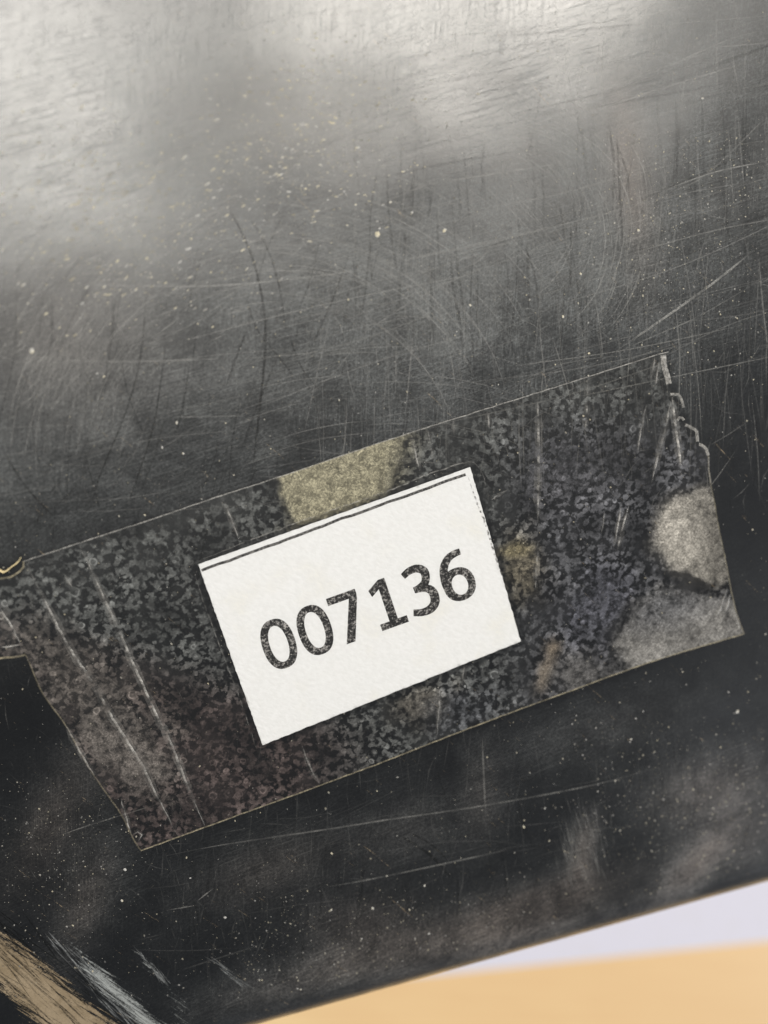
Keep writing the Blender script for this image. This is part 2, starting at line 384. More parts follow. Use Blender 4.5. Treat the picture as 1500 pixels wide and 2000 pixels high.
for cx, cy, rx, ry, an, h, wm in ((1390, 1540, 130, 70, 15, 0.62, 0.75), (1350, 1700, 95, 34, 48, 1.05, 0.75), (1450, 1640, 90, 60, 20, 0.5, 0.5), (1140, 1655, 26, 62, -12, 0.6, 0.9), (960, 1800, 230, 50, 17, 0.45, 0.7), (1100, 1745, 160, 40, 17, 0.35, 0.7),
        (620, 1905, 230, 45, 16, 0.55, 0.5), (1020, 1835, 260, 30, 16, 0.55, 0.4), (90, 1620, 60, 190, -28, 0.40, 0.8), (165, 1760, 50, 120, -20, 0.45, 0.7), (520, 1700, 150, 60, 20, 0.22, 0.6), (800, 1620, 120, 60, 20, 0.25, 0.3),  # first two paint the sheen along the bottom edge
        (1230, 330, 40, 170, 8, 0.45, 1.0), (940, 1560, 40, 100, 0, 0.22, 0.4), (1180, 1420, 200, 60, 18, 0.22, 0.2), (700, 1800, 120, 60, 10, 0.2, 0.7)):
    m = gau(cx, cy, rx, ry, an); dust_sheen += 1.35*h*m; warm += wm*m
fb = fbm(PX, PY, 110, 31); up_ = 1-sm(PY, 850, 1250); dust_sheen *= (0.35+1.35*fb)*(1-up_)+(0.72+0.56*fb)*up_
dust_sheen *= 1-0.55*gau(40, 1760, 90, 90)-0.6*gau(60, 1430, 110, 150)
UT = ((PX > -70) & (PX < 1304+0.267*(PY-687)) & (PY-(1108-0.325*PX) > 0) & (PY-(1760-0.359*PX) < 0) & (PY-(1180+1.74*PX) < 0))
dust_sheen = np.where(UT, dust_sheen*0.35, dust_sheen)          # sealed under the tape since it was stuck down
def band(x0, y0, x1, y1, off, half, soft):
    L = math.hypot(x1-x0, y1-y0); nx, ny = -(y1-y0)/L, (x1-x0)/L
    d = (PX-x0)*nx+(PY-y0)*ny-off; t = ((PX-x0)*(x1-x0)+(PY-y0)*(y1-y0))/L
    return (1-sm(np.abs(d), half-soft, half+soft)), t, L
bt, tt, LL = band(0, 1790, 250, 2010, 58, 42, 36); st_ = bt*(PY > 1650)  # tan band: the table's reflection painted onto the rounded corner
bw, tt, LL = band(150, 1880, 290, 2010, -8, 20, 18); sw = bw*sm(tt, -60, 50)*(PY > 1750)  # white streaks: scuffs together with painted reflection
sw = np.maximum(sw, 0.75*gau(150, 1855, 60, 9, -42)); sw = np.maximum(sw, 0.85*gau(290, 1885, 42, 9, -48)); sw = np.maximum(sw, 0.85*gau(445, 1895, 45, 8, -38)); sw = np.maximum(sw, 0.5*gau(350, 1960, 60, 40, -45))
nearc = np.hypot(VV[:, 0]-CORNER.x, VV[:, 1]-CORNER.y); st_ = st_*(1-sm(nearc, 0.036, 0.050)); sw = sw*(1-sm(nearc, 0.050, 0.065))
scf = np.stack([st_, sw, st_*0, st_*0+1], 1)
hz4 = np.stack([np.clip(dust_sheen, 0, 1.4), np.clip(warm, 0, 1), np.zeros_like(dust_sheen), np.ones_like(dust_sheen)], 1)
body = mesh_obj('body', V, Fc, M['case'], case, {'dust_sheen': ('FLOAT_COLOR', hz4), 'scuff_reflection': ('FLOAT_COLOR', scf)})
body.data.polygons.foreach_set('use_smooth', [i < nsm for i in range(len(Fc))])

def inside_face(x, y, margin=R_FIL):
    p = on_plane(x, y)-CORNER; a, b = p.dot(ex), p.dot(ey)
    if a < margin or b < margin: return False
    if a < R_COR and b < R_COR and math.hypot(R_COR-a, R_COR-b) > R_COR-margin: return False
    return True

# scratches that can be told apart, each one its own part
SCR = [([(1476, 486), (1375, 566), (1200, 688)], 5, 0.55), ([(110, 553), (260, 558), (420, 558), (560, 546), (750, 522)], 4, 0.42),
 ([(105, 703), (260, 706), (450, 700)], 4, 0.32), ([(330, 815), (480, 812)], 3, 0.3), ([(255, 684), (320, 660), (420, 610)], 3, 0.22),
 ([(450, 702), (600, 690), (760, 668)], 3, 0.22), ([(690, 665), (820, 580), (1000, 495)], 3, 0.25), ([(750, 515), (960, 470), (1130, 430)], 3, 0.32),
 ([(760, 372), (930, 345), (1150, 310)], 3, 0.35), ([(1010, 590), (1180, 540), (1330, 505)], 3, 0.22), ([(1300, 370), (1400, 335), (1500, 315)], 3, 0.4),
 ([(860, 320), (960, 290), (1050, 240)], 3, 0.35), ([(1130, 225), (1300, 170), (1500, 110)], 3, 0.3), ([(1080, 195), (1250, 150), (1430, 75), (1500, 60)], 3, 0.3),
 ([(900, 405), (970, 440), (990, 415)], 2.5, 0.2), ([(890, 530), (940, 505), (975, 450), (990, 415)], 2.5, 0.28), ([(1290, 385), (1380, 340), (1500, 225)], 3, 0.28),
 ([(320, 1672), (435, 1650), (650, 1618), (750, 1602), (935, 1575), (1150, 1535), (1290, 1498)], 3.5, 0.28), ([(640, 1732), (750, 1712), (1000, 1658)], 3.5, 0.24),
 ([(942, 1440), (945, 1520), (949, 1600)], 4, 0.26), ([(115, 1632), (180, 1610), (310, 1570)], 2.5, 0.25), ([(385, 1760), (400, 1748), (418, 1734)], 3, 0.45),
 ([(325, 1778), (360, 1772), (385, 1768)], 3, 0.32), ([(1385, 870), (1420, 850), (1462, 822)], 2.5, 0.35), ([(1020, 715), (1060, 706), (1090, 703)], 3, 0.35),
 ([(1180, 700), (1280, 655), (1360, 620), (1490, 545)], 2.5, 0.28), ([(535, 810), (640, 740), (750, 600)], 2.5, 0.16), ([(700, 800), (840, 775), (750, 795)], 2, 0.1),
 ([(1110, 690), (1200, 665), (1260, 650)], 2.5, 0.25), ([(650, 980), (690, 960), (750, 935)], 2, 0.12)]
for pts, wd, al in SCR:
    r = Ribbons(); r.add(pts, wd*0.85, al*0.95, broken=0.5); r.build('scratch', M['light'], case)
# dark wiped streaks that can be told apart
DRK = [([(428, 375), (465, 440), (495, 510), (515, 600), (518, 680), (508, 790), (490, 945)], 7, 0.7), ([(475, 405), (520, 480), (545, 560), (560, 650)], 5, 0.4),
 ([(285, 560), (281, 640), (268, 730), (240, 820), (195, 930), (165, 1030)], 6, 0.5), ([(228, 545), (218, 660), (200, 760), (170, 840)], 5, 0.45),
 ([(325, 660), (312, 760), (295, 850), (245, 1000)], 5, 0.5), ([(372, 700), (358, 790), (340, 860)], 5, 0.45), ([(0, 870), (50, 950), (125, 1030)], 6, 0.45),
 ([(165, 880), (180, 940), (200, 1010)], 5, 0.4), ([(480, 575), (500, 640), (530, 680), (575, 735)], 5, 0.5), ([(560, 640), (590, 720), (640, 780)], 5, 0.4),
 ([(880, 480), (885, 560), (900, 640), (905, 720)], 8, 0.35), ([(1020, 470), (1045, 540), (1055, 660)], 6, 0.35), ([(1115, 420), (1115, 530), (1105, 600)], 7, 0.35),
 ([(1195, 260), (1225, 340), (1230, 430)], 6, 0.3), ([(440, 760), (460, 700), (485, 640)], 6, 0.35), ([(470, 880), (500, 800), (545, 690)], 6, 0.35),
 ([(770, 1625), (840, 1670), (885, 1720)], 8, 0.6), ([(790, 1620), (850, 1655), (880, 1690)], 5, 0.5)]
for pts, wd, al in DRK:
    r = Ribbons(); r.add(pts, wd*0.68, al*1.15, z=6e-6, broken=0.35); r.build('wiped_streak', M['dark'], case)

def family(rb, n, box, ang, dang, length, width, alpha, curve=0.0, z=8e-6, dens=None):
    x0, y0, x1, y1 = box
    made = tries = 0
    while made < n and tries < n*12:
        tries += 1
        x, y = rng.uniform(x0, x1), rng.uniform(y0, y1)
        if dens is not None and rng.random() > dens(x, y): continue
        a = math.radians(rng.normal(ang, dang)); L = rng.uniform(*length)*0.5
        dx, dy = math.cos(a)*L, -math.sin(a)*L
        c = rng.normal(0, curve)*L
        pts = [(x-dx, y-dy), (x-dy*0+c*math.sin(a), y+c*math.cos(a)), (x+dx, y+dy)]
        if not all(inside_face(*p) for p in pts): continue
        rb.add(pts, rng.uniform(*width), rng.uniform(*alpha)*0.82*rng.random()**0.8, z=z, step=40); made += 1
fs = Ribbons()
def swirl(rb, n, c, rad, angs, span, width, alpha, sy=1.0):
    for _ in range(n):
        R = rng.uniform(*rad); a0 = rng.uniform(*angs); sp = rng.uniform(*span)/R
        cx, cy = c[0]+rng.normal(0, 25), c[1]+rng.normal(0, 25)
        pts = [(cx+R*math.cos(t), cy-R*sy*math.sin(t)) for t in np.linspace(a0-sp/2, a0+sp/2, 5)]
        if all(inside_face(*p) for p in pts): rb.add(pts, rng.uniform(*width), rng.uniform(*alpha)*rng.random(), step=35)
swirl(fs, 900, (540, 900), (340, 760), (0.6, 2.95), (50, 340), (1.1, 2.1), (0.05, 0.30))
swirl(fs, 260, (980, 440), (150, 300), (-0.6, 1.4), (40, 200), (1.1, 2.2), (0.06, 0.36))
swirl(fs, 120, (760, 1500), (600, 1000), (1.2, 1.9), (60, 300), (1.2, 2.2), (0.05, 0.2))
g2 = lambda cx, cy, sx, sy: (lambda x, y: math.exp(-((x-cx)/sx)**2-((y-cy)/sy)**2))
family(fs, 150, (650, -40, 1540, 760), 15, 4.5, (150, 700), (1.3, 2.8), (0.08, 0.28), 0.04)
family(fs, 600, (600, 100, 1520, 900), 91, 6, (50, 260), (1.3, 3.0), (0.05, 0.26), 0.03)
family(fs, 700, (-20, 120, 720, 900), 33, 9, (10, 75), (1.5, 3.5), (0.10, 0.50), 0.02, dens=g2(230, 430, 260, 170))
family(fs, 420, (380, 120, 900, 520), 12, 12, (8, 50), (1.5, 3.5), (0.10, 0.5), 0.02, dens=g2(590, 250, 150, 110))
family(fs, 110, (0, 500, 900, 1000), 6, 6, (80, 420), (1.5, 3), (0.05, 0.18), 0.03)
family(fs, 120, (0, 560, 160, 800), 48, 8, (15, 70), (1.5, 3.5), (0.10, 0.45), 0.02)
family(fs, 700, (0, 0, 1500, 1000), 60, 50, (15, 160), (1.1, 2.2), (0.04, 0.28), 0.16)
family(fs, 110, (280, 1480, 1500, 1900), 12, 8, (40, 260), (1.2, 2.4), (0.02, 0.10), 0.05)
family(fs, 420, (280, 1420, 1520, 1930), 88, 12, (20, 110), (1.2, 3.2), (0.02, 0.09), 0.05)
family(fs, 130, (1080, 1560, 1200, 1740), 104, 6, (20, 80), (1.5, 3), (0.06, 0.28), 0.04, dens=g2(1135, 1650, 35, 60))
family(fs, 160, (0, 1300, 400, 1900), 120, 30, (12, 60), (1.2, 2.2), (0.02, 0.12), 0.08)
o = fs.build('fine_scratches', M['light'], case); o['kind'] = 'stuff'
fd = Ribbons()
family(fd, 380, (700, 250, 1520, 880), 91, 6, (60, 280), (1.5, 6), (0.1, 0.42), 0.04, z=5e-6)
family(fd, 260, (0, 480, 750, 1080), 80, 14, (60, 300), (1.5, 4), (0.1, 0.45), 0.10, z=5e-6)
family(fd, 160, (0, 250, 700, 900), 35, 10, (40, 160), (2, 5), (0.06, 0.28), 0.04, z=5e-6)
family(fd, 140, (700, 50, 1500, 600), 16, 4, (100, 400), (2, 5), (0.06, 0.25), 0.02, z=5e-6)
family(fd, 200, (280, 1450, 1500, 1900), 90, 12, (30, 140), (3, 9), (0.08, 0.4), 0.05, z=5e-6)
o = fd.build('fine_wiped_streaks', M['dark'], case); o['kind'] = 'stuff'

# pale corner streaks, part scuff, part painted reflection, and dark streaks among them
def scuff_reflection(rb, n, poly, ang, dang, length, width, alpha, z):
    P = np.array(poly, float); made = 0
    for _ in range(n*20):
        if made >= n: break
        x, y = rng.uniform(P[:, 0].min(), P[:, 0].max()), rng.uniform(P[:, 1].min(), P[:, 1].max())
        ins = False
        for i in range(len(P)):
            a, b = P[i], P[(i+1) % len(P)]
            if (a[1] > y) != (b[1] > y) and x < (b[0]-a[0])*(y-a[1])/(b[1]-a[1])+a[0]: ins = not ins
        if not ins: continue
        a = math.radians(rng.normal(ang, dang)); L = rng.uniform(*length)/2; c = rng.normal(0, 0.05)*L
        rb.add([(x-L*math.cos(a), y+L*math.sin(a)), (x+c, y+c), (x+L*math.cos(a), y-L*math.sin(a))], rng.uniform(*width), rng.uniform(*alpha), z=z, step=14, broken=0.3); made += 1
tw = Ribbons()
scuff_reflection(tw, 60, [(90, 1830), (130, 1850), (200, 1900), (300, 2000), (240, 2010), (170, 1930)], -44, 5, (20, 90), (1.2, 3), (0.2, 0.7), 1.1e-5)
scuff_reflection(tw, 22, [(265, 1860), (280, 1865), (335, 1920), (320, 1925)], -45, 8, (10, 50), (1.2, 3), (0.2, 0.7), 1.1e-5)
scuff_reflection(tw, 18, [(410, 1875), (430, 1880), (490, 1925), (475, 1930)], -40, 8, (10, 50), (1.2, 3), (0.2, 0.7), 1.1e-5)
o = tw.build('white_scuff_reflections', M['white'], case); o['kind'] = 'stuff'
td = Ribbons()
scuff_reflection(td, 170, [(-40, 1770), (20, 1790), (90, 1830), (200, 1910), (300, 2010), (60, 2010), (-40, 1880)], -43, 6, (20, 130), (1.2, 3.5), (0.2, 0.8), 1.4e-5)
o = td.build('dark_streaks', M['dark'], case); o['kind'] = 'stuff'

# ------------------------------------------------------------------ dust
dv, df, da = [], [], []
def speck(x, y, r, al, el=1.0, ang=0.0, z=1.2e-5):
    b = len(dv); n = 5
    for i in range(n):
        t = 2*math.pi*i/n; rr = r*rng.uniform(0.65, 1.2)
        u, vv = rr*math.cos(t)*el, rr*math.sin(t)
        P = on_case(x+u*math.cos(ang)-vv*math.sin(ang), y-u*math.sin(ang)-vv*math.cos(ang), z); dv.append(P); da.append(al)
    P = on_case(x, y, z+r*1.5e-5); dv.append(P); da.append(al)
    for i in range(n): df.append((b+i, b+(i+1) % n, b+n))
def dust(n, box, size, alpha, el=(1, 1.6), ang=None, dens=None):
    x0, y0, x1, y1 = box; made = tries = 0
    while made < n and tries < n*12:
        tries += 1
        x, y = rng.uniform(x0, x1), rng.uniform(y0, y1)
        if dens is not None and rng.random() > dens(x, y): continue
        if not inside_face(x, y, 0.0088): continue
        a = math.radians(rng.normal(ang, 10)) if ang is not None else rng.uniform(0, 6.3)
        speck(x, y, size[0]+(size[1]-size[0])*rng.random()**4, rng.uniform(*alpha), rng.uniform(*el), a); made += 1
dust(3200, (-10, -10, 1510, 1950), (0.5, 2.0), (0.10, 0.7))
dust(1700, (-10, 100, 750, 850), (0.5, 2.3), (0.3, 0.9), (1.2, 4.5), 33, g2(230, 420, 220, 150))  # this and the next cluster are paler, painting glints into the dust
dust(1200, (380, 60, 950, 560), (0.5, 2.3), (0.3, 0.95), (1.2, 3.5), 12, g2(590, 260, 140, 130))
dust(900, (1100, 250, 1500, 800), (0.5, 2.0), (0.15, 0.7), dens=g2(1350, 450, 180, 250))
dust(900, (1000, 1400, 1510, 1850), (0.5, 1.9), (0.1, 0.55), dens=g2(1400, 1580, 220, 130))
dust(700, (400, 1620, 1200, 1960), (0.5, 1.8), (0.1, 0.5), dens=g2(800, 1850, 420, 90))
dust(450, (-10, 1500, 400, 1950), (0.5, 1.8), (0.1, 0.55), dens=g2(120, 1680, 140, 160))
for x, y, r in ((737, 458, 8), (868, 450, 6), (62, 685, 8), (1247, 450, 5), (244, 1698, 5), (255, 262, 5), (437, 335, 4), (762, 395, 5), (805, 415, 4), (203, 735, 4), (345, 826, 5), (317, 874, 3.5), (358, 886, 4), (238, 1759, 4),
                (372, 1715, 3), (648, 1667, 3.5), (1023, 1615, 4), (829, 1730, 3.5), (728, 1774, 3.5), (647, 1777, 3.5), (440, 1792, 4), (1232, 1444, 4), (1440, 1390, 5), (1100, 618, 4.5), (1134, 535, 4), (1150, 690, 4), (918, 596, 4), (1372, 192, 4)):
    speck(x, y, r*0.62, 0.85, 1.3, rng.uniform(0, 6))
dust_o = mesh_obj('dust', dv, df, M['dust'], loc=(0, 0, 0), attrs={'a': ('FLOAT', da)})
tag(dust_o, 'pale dust specks scattered over the black case', 'dust', kind='stuff')

# ------------------------------------------------------------------ paper label
LT = [(387, 1102), (918, 912), (1017, 1252), (513, 1455)]
lab_c = on_plane(708, 1180)
label = empty('paper_label', (lab_c.x, lab_c.y, 2e-5))
tag(label, 'white printed paper label reading 007136, held under clear tape', 'label')
def label_outline():
    pts = []
    for i in range(4):
        a, b = np.array(LT[i], float), np.array(LT[(i+1) % 4], float)
        d = (b-a)/np.linalg.norm(b-a); nrm = np.array([-d[1], d[0]])
        n = 70; jit = [0.2, 0.35, 0.4, 0.4][i]
        for k in range(n):
            t = k/n
            pts.append(tuple(a+(b-a)*t+nrm*rng.normal(0, jit)*(0 if k == 0 else 1)))
    return pts
lo = label_outline(); n = len(lo); ZL0, ZL1 = 2.5e-5, 1.15e-4
V = [];
for z in (ZL0, ZL1):
    for x, y in lo: P = on_plane(x, y); P.z = z; V.append(P)
Fc = [tuple(range(n-1, -1, -1)), tuple(range(n, 2*n))]+[(i, (i+1) % n, n+(i+1) % n, n+i) for i in range(n)]
Fc = [tuple(reversed(f)) for f in Fc]
mesh_obj('sheet', V, Fc, M['paper'], label)

# digits: shapes traced upright with height 1, then laid along the print line
def stroke(center, widths):
    q = np.array(center, float); d = np.gradient(q, axis=0); d /= np.linalg.norm(d, axis=1, keepdims=True)
    nn = np.stack([-d[:, 1], d[:, 0]], 1); w_ = np.interp(np.linspace(0, 1, len(q)), np.linspace(0, 1, len(widths)), widths)[:, None]*0.5
    a, b = q+nn*w_, q-nn*w_
    V = [tuple(p) for pr in zip(a, b) for p in pr]
    return V, [(2*i, 2*i+1, 2*i+3, 2*i+2) for i in range(len(q)-1)]
def smooth(pts, n=14): return resample([np.array(p)*100 for p in pts], 100/n/2)/100
def superell(rx, ry, cx, cy, e=2.35, n=56):
    out = []
    for i in range(n):
        t = 2*math.pi*i/n; c, s = math.cos(t), math.sin(t)
        out.append((cx+rx*math.copysign(abs(c)**(2/e), c), cy+ry*math.copysign(abs(s)**(2/e), s)))
    return out
def ring(o, i):
    n = len(o); return o+i, [(k, (k+1) % n, n+(k+1) % n, n+k) for k in range(n)]
def join(*parts):
    V, Fc, Z = [], [], []
    for j, (v, f) in enumerate(parts):
        b = len(V); V += list(v); Fc += [tuple(b+q for q in ff) for ff in f]; Z += [j*2.5e-6]*len(v)
    return V, Fc, Z
def g_zero(): return join(ring(superell(0.345, 0.51, 0, 0.5), superell(0.190, 0.375, 0, 0.5, 2.15)))
def g_seven():
    return join(([(-0.315, 1.0), (0.315, 1.0), (0.315, 0.90), (0.285, 0.85), (-0.315, 0.85)], [(0, 1, 2, 3, 4)]),
                ([(0.315, 0.93), (0.315, 0.90), (0.295, 0.80), (-0.015, 0.0), (-0.205, 0.0), (0.135, 0.852), (0.14, 0.93)], [(0, 1, 2, 3, 4, 5, 6)]))
def g_one():
    return join(([(-0.085, 0.80), (-0.085, 0.135), (0.095, 0.135), (0.095, 1.0), (-0.05, 1.0)], [(0, 1, 2, 3, 4)]),
                ([(-0.29, 0.0), (0.29, 0.0), (0.29, 0.137), (-0.29, 0.137)], [(0, 1, 2, 3)]),
                ([(-0.045, 1.0), (-0.30, 0.855), (-0.265, 0.715), (-0.08, 0.82)], [(0, 1, 2, 3)]))
def g_three():
    up = smooth([(-0.255, 0.875), (-0.10, 0.935), (0.06, 0.935), (0.175, 0.86), (0.195, 0.75), (0.135, 0.61), (-0.02, 0.545), (-0.13, 0.535)])
    lo_ = smooth([(-0.10, 0.530), (0.04, 0.52), (0.18, 0.455), (0.235, 0.32), (0.195, 0.16), (0.06, 0.070), (-0.12, 0.065), (-0.285, 0.115)])
    return join(stroke(up, [0.13, 0.145, 0.16, 0.175, 0.17, 0.145, 0.125]), stroke(lo_, [0.125, 0.15, 0.185, 0.19, 0.17, 0.145, 0.135]))
def g_six():
    bowl = ring(superell(0.335, 0.335, 0.015, 0.325, 2.2), superell(0.165, 0.205, 0.025, 0.310, 2.1))
    st = smooth([(0.245, 0.940), (0.12, 0.935), (-0.04, 0.885), (-0.175, 0.745), (-0.232, 0.55), (-0.243, 0.36), (-0.225, 0.24)])
    return join(bowl, stroke(st, [0.125, 0.14, 0.155, 0.17, 0.178, 0.175, 0.14]))
GL = {'0': g_zero, '7': g_seven, '1': g_one, '3': g_three, '6': g_six}
# digit centres and print direction as seen in the photograph
DC = [('0', 544.5, 1257), ('0', 615, 1230), ('7', 680, 1205.5), ('1', 757, 1177), ('3', 821, 1152), ('6', 890, 1125)]
for ch, cx, cy in DC:
    v, f, zz = GL[ch](); hgt = 97.0
    an = math.radians(19.8); u = np.array([math.cos(an), -math.sin(an)]); an2 = math.radians(18.6); vv = np.array([-math.sin(an2), -math.cos(an2)])
    V = []
    for (x, y), dz in zip(v, zz):
        p = np.array([cx, cy])+u*x*hgt*0.98+vv*(y-0.5)*hgt
        P = on_plane(*p); P.z = ZL1+4e-6+dz; V.append(P)
    o = mesh_obj('digit', V, f, M['toner'], label)
    o['label'] = 'printed black digit '+ch
# printed frame line, worn, along the top and right edges
r = Ribbons(); r.add([(393, 1114), (560, 1053), (740, 987), (909, 926)], 5.4, 0.93, z=ZL1+4e-6, taper=False, wob=0.5, broken=0.10); r.build('printed_line', M['border'], label)
r = Ribbons(); r.add([(913, 928), (932, 984), (947, 1022), (962, 1071), (980, 1122), (996, 1166)], 3.2, 0.75, z=ZL1+4e-6, step=3, taper=True, wob=0.5, broken=0.9); r.build('printed_line', M['border'], label)

# ------------------------------------------------------------------ clear tape
TP = [(46, 1096), (150, 1062), (300, 1013), (435, 967), (550, 930), (750, 862), (900, 814), (1050, 767), (1170, 729), (1290, 691), (1306, 687),
      (1304, 712), (1309, 735), (1305, 752), (1309, 768), (1325, 770), (1331, 782), (1334, 796), (1326, 812), (1337, 818), (1347, 832), (1360, 842), (1362, 864), (1374, 872), (1383, 888),
      (1384, 915), (1387, 940), (1393, 970), (1405, 1038), (1419, 1105), (1428, 1155), (1439, 1200), (1453, 1238),
      (1380, 1259), (1260, 1296), (1120, 1347), (980, 1398), (860, 1444), (750, 1487), (600, 1543), (440, 1601), (276, 1661),
      (258, 1634), (240, 1596), (210, 1552), (184, 1516), (160, 1476), (128, 1416), (106, 1386), (80, 1348), (62, 1306), (50, 1279), (30, 1283), (0, 1285), (-60, 1290),
      (-60, 1140), (0, 1130), (20, 1127), (38, 1116), (46, 1108)]
tc = on_plane(720, 1170)
tape = empty('clear_tape', (tc.x, tc.y, 3e-5))
tag(tape, 'strip of clear packing tape with trapped air bubbles and torn right end', 'tape')
def poly_sd(px, py, poly):
    """signed distance (positive inside), vectorised"""
    P = np.array(poly, float); d = np.full(px.shape, 1e9); ins = np.zeros(px.shape, bool)
    for i in range(len(P)):
        a, b = P[i], P[(i+1) % len(P)]; e = b-a
        t = np.clip(((px-a[0])*e[0]+(py-a[1])*e[1])/(e@e), 0, 1)
        d = np.minimum(d, np.hypot(px-a[0]-t*e[0], py-a[1]-t*e[1]))
        cr = ((a[1] > py) != (b[1] > py))
        with np.errstate(divide='ignore', invalid='ignore'):
            xi = (b[0]-a[0])*(py-a[1])/(b[1]-a[1] if b[1] != a[1] else 1e-9)+a[0]
        ins ^= cr & (px < xi)
    return np.where(ins, d, -d)
bnd = []
for i in range(len(TP)):
    a, b = np.array(TP[i], float), np.array(TP[(i+1) % len(TP)], float)
    m = max(1, int(np.linalg.norm(b-a)/8))
    for k in range(m): bnd.append(a+(b-a)*k/m)
gx, gy = np.meshgrid(np.arange(-60, 1460, 5.5), np.arange(684, 1664, 5.5))
gx = (gx+rng.uniform(-1.2, 1.2, gx.shape)).ravel(); gy = (gy+rng.uniform(-1.2, 1.2, gy.shape)).ravel()
keep = poly_sd(gx, gy, TP) > 4
allp = [Vector((float(p[0]), float(p[1]))) for p in bnd]+[Vector((float(x), float(y))) for x, y in zip(gx[keep], gy[keep])]
res = delaunay_2d_cdt(allp, [], [list(range(len(bnd)))], 1, 1e-4)
pv = np.array([(p.x, p.y) for p in res[0]]); X, Y = pv[:, 0], pv[:, 1]
def blob(cx, cy, rx, ry, ang=0, soft=0.15, rag=0.12, seed=1):
    a = math.radians(ang); dx, dy = X-cx, Y-cy
    u, v_ = (dx*math.cos(a)-dy*math.sin(a))/rx, (dx*math.sin(a)+dy*math.cos(a))/ry
    rr = np.hypot(u, v_)+(vnoise(X, Y, 28, seed)-0.5)*2*rag
    return 1-sm(rr, 1-soft, 1+soft)
LSD = poly_sd(X, Y, LT)
over = sm(LSD, -1, 1)                                  # over the paper
gap = sm(LSD, -13, -9)*(1-over)                        # tape bridging down beside the paper
zf = np.where(LSD >= 0, 1.55e-4, 3.5e-5+(1.55e-4-3.5e-5)*np.clip(1+LSD/12, 0, 1)**1.3)
zf = zf+(vnoise(X, Y, 60, 3)-0.5)*1.2e-5
lowleft = sm(Y-(1215+0.30*X), -60, 60)*(1-sm(X, 560, 780))
right = sm(X, 930, 1080)
air = 0.62+0.45*(vnoise(X, Y, 70, 5)-0.5)
air = air*(1-0.25*lowleft)+0.20*sm(Y-(1000+0.5*X), -300, 300)*0.3
cloud = np.zeros_like(X)
tint = np.tile(np.array([0.235, 0.243, 0.236]), (len(X), 1))
def paint(m, col):
    global tint
    tint = tint*(1-m[:, None])+np.array(col)*m[:, None]
paint(lowleft*0.9, (0.215, 0.165, 0.155)); paint(right*0.55*sm(Y, 760, 900), (0.215, 0.215, 0.250))
leftdust = blob(150, 1330, 190, 70, -30, 0.6, 0.3, 8); cloud = np.maximum(cloud, leftdust*0.42); paint(leftdust*0.8, (0.33, 0.30, 0.27))
ld2 = blob(240, 1470, 120, 55, -35, 0.6, 0.3, 9); cloud = np.maximum(cloud, ld2*0.62); paint(ld2*0.8, (0.34, 0.31, 0.28))
ld3 = blob(330, 1430, 160, 110, 20, 0.7, 0.4, 10); cloud = np.maximum(cloud, ld3*0.28)
ld4 = blob(380, 1560, 200, 60, 20, 0.7, 0.4, 10); cloud = np.maximum(cloud, ld4*0.26)
# yellowed patch over the top edge of the label
yp = sm(X+(fbm(X, Y, 40, 71)-0.5)*60, 520+0.25*(Y-930), 560+0.25*(Y-930))*(1-sm(X+0.30*(Y-900), 740, 835))*(1-over)*(1-sm(Y, 1010, 1100)); cloud = np.maximum(cloud, yp*0.78); paint(yp, (0.60, 0.555, 0.39))
for cx, cy, rx, ry, a, am, col, sd in ((1018, 1110, 38, 60, 0, 0.50, (0.34, 0.30, 0.22), 11), (1005, 1075, 30, 12, 10, 0.7, (0.45, 0.39, 0.24), 12), (1068, 1300, 14, 42, -20, 0.85, (0.36, 0.29, 0.21), 13),
                                   (1135, 1315, 60, 45, 20, 0.62, (0.30, 0.29, 0.28), 14), (830, 1375, 50, 32, 20, 0.60, (0.33, 0.30, 0.25), 15), (1110, 930, 95, 62, 15, 0.42, (0.26, 0.26, 0.28), 16), (1170, 1190, 50, 70, -20, 0.45, (0.25, 0.255, 0.30), 17),
                                   (900, 1390, 60, 40, 20, 0.35, (0.24, 0.25, 0.27), 21)):
    m = blob(cx, cy, rx*1.1, ry*1.1, a, 0.75, 0.35, sd); cloud = np.maximum(cloud, m*am); paint(m*0.9, col)
th = np.maximum(blob(1396, 1048, 128, 97, -10, 0.16, 0.08, 18), sm(X, 1385, 1410)*sm(Y, 990, 1020)*(1-sm(Y, 1120, 1150)))
cloud = np.maximum(cloud, th*(0.60+0.34*blob(1320, 1050, 75, 80, 0, 0.8, 0.3, 28))); paint(th, (0.60, 0.565, 0.50))
th2 = np.maximum(blob(1318, 1238, 120, 92, 12, 0.22, 0.10, 19), sm(X, 1375, 1430)*sm(Y, 1150, 1185))
cloud = np.maximum(cloud, th2*(0.62+0.30*blob(1280, 1270, 70, 45, 20, 0.9, 0.3, 29)+0.15*blob(1390, 1225, 60, 40, 20, 0.9, 0.3, 30))); paint(th2, (0.44, 0.425, 0.40)); paint(0.6*th2*blob(1300, 1180, 90, 40, 15, 0.9, 0.2, 33), (0.30, 0.31, 0.34))
dk = blob(1335, 1135, 70, 13, -18, 0.35, 0.1, 20)*(1-sm(X, 1385, 1405)); cloud *= (1-dk); air *= (1-0.75*dk); air *= (1-0.6*np.maximum(th, th2))
tint *= (1-np.maximum(th, th2)*0.5+np.maximum(th, th2)*1.0*fbm(X, Y, 40, 61))[:, None]
tint *= (1-0.38*th*sm(X, 1335, 1410))[:, None]
edgeclear = np.maximum(over, gap*0.65)
toprim = (1-sm(poly_sd(X, Y, TP), 4, 22)); air = air*(1-0.45*toprim*(Y < 1200)); cloud = np.maximum(cloud, 0.16*toprim*(X > 780)*(Y < 900))
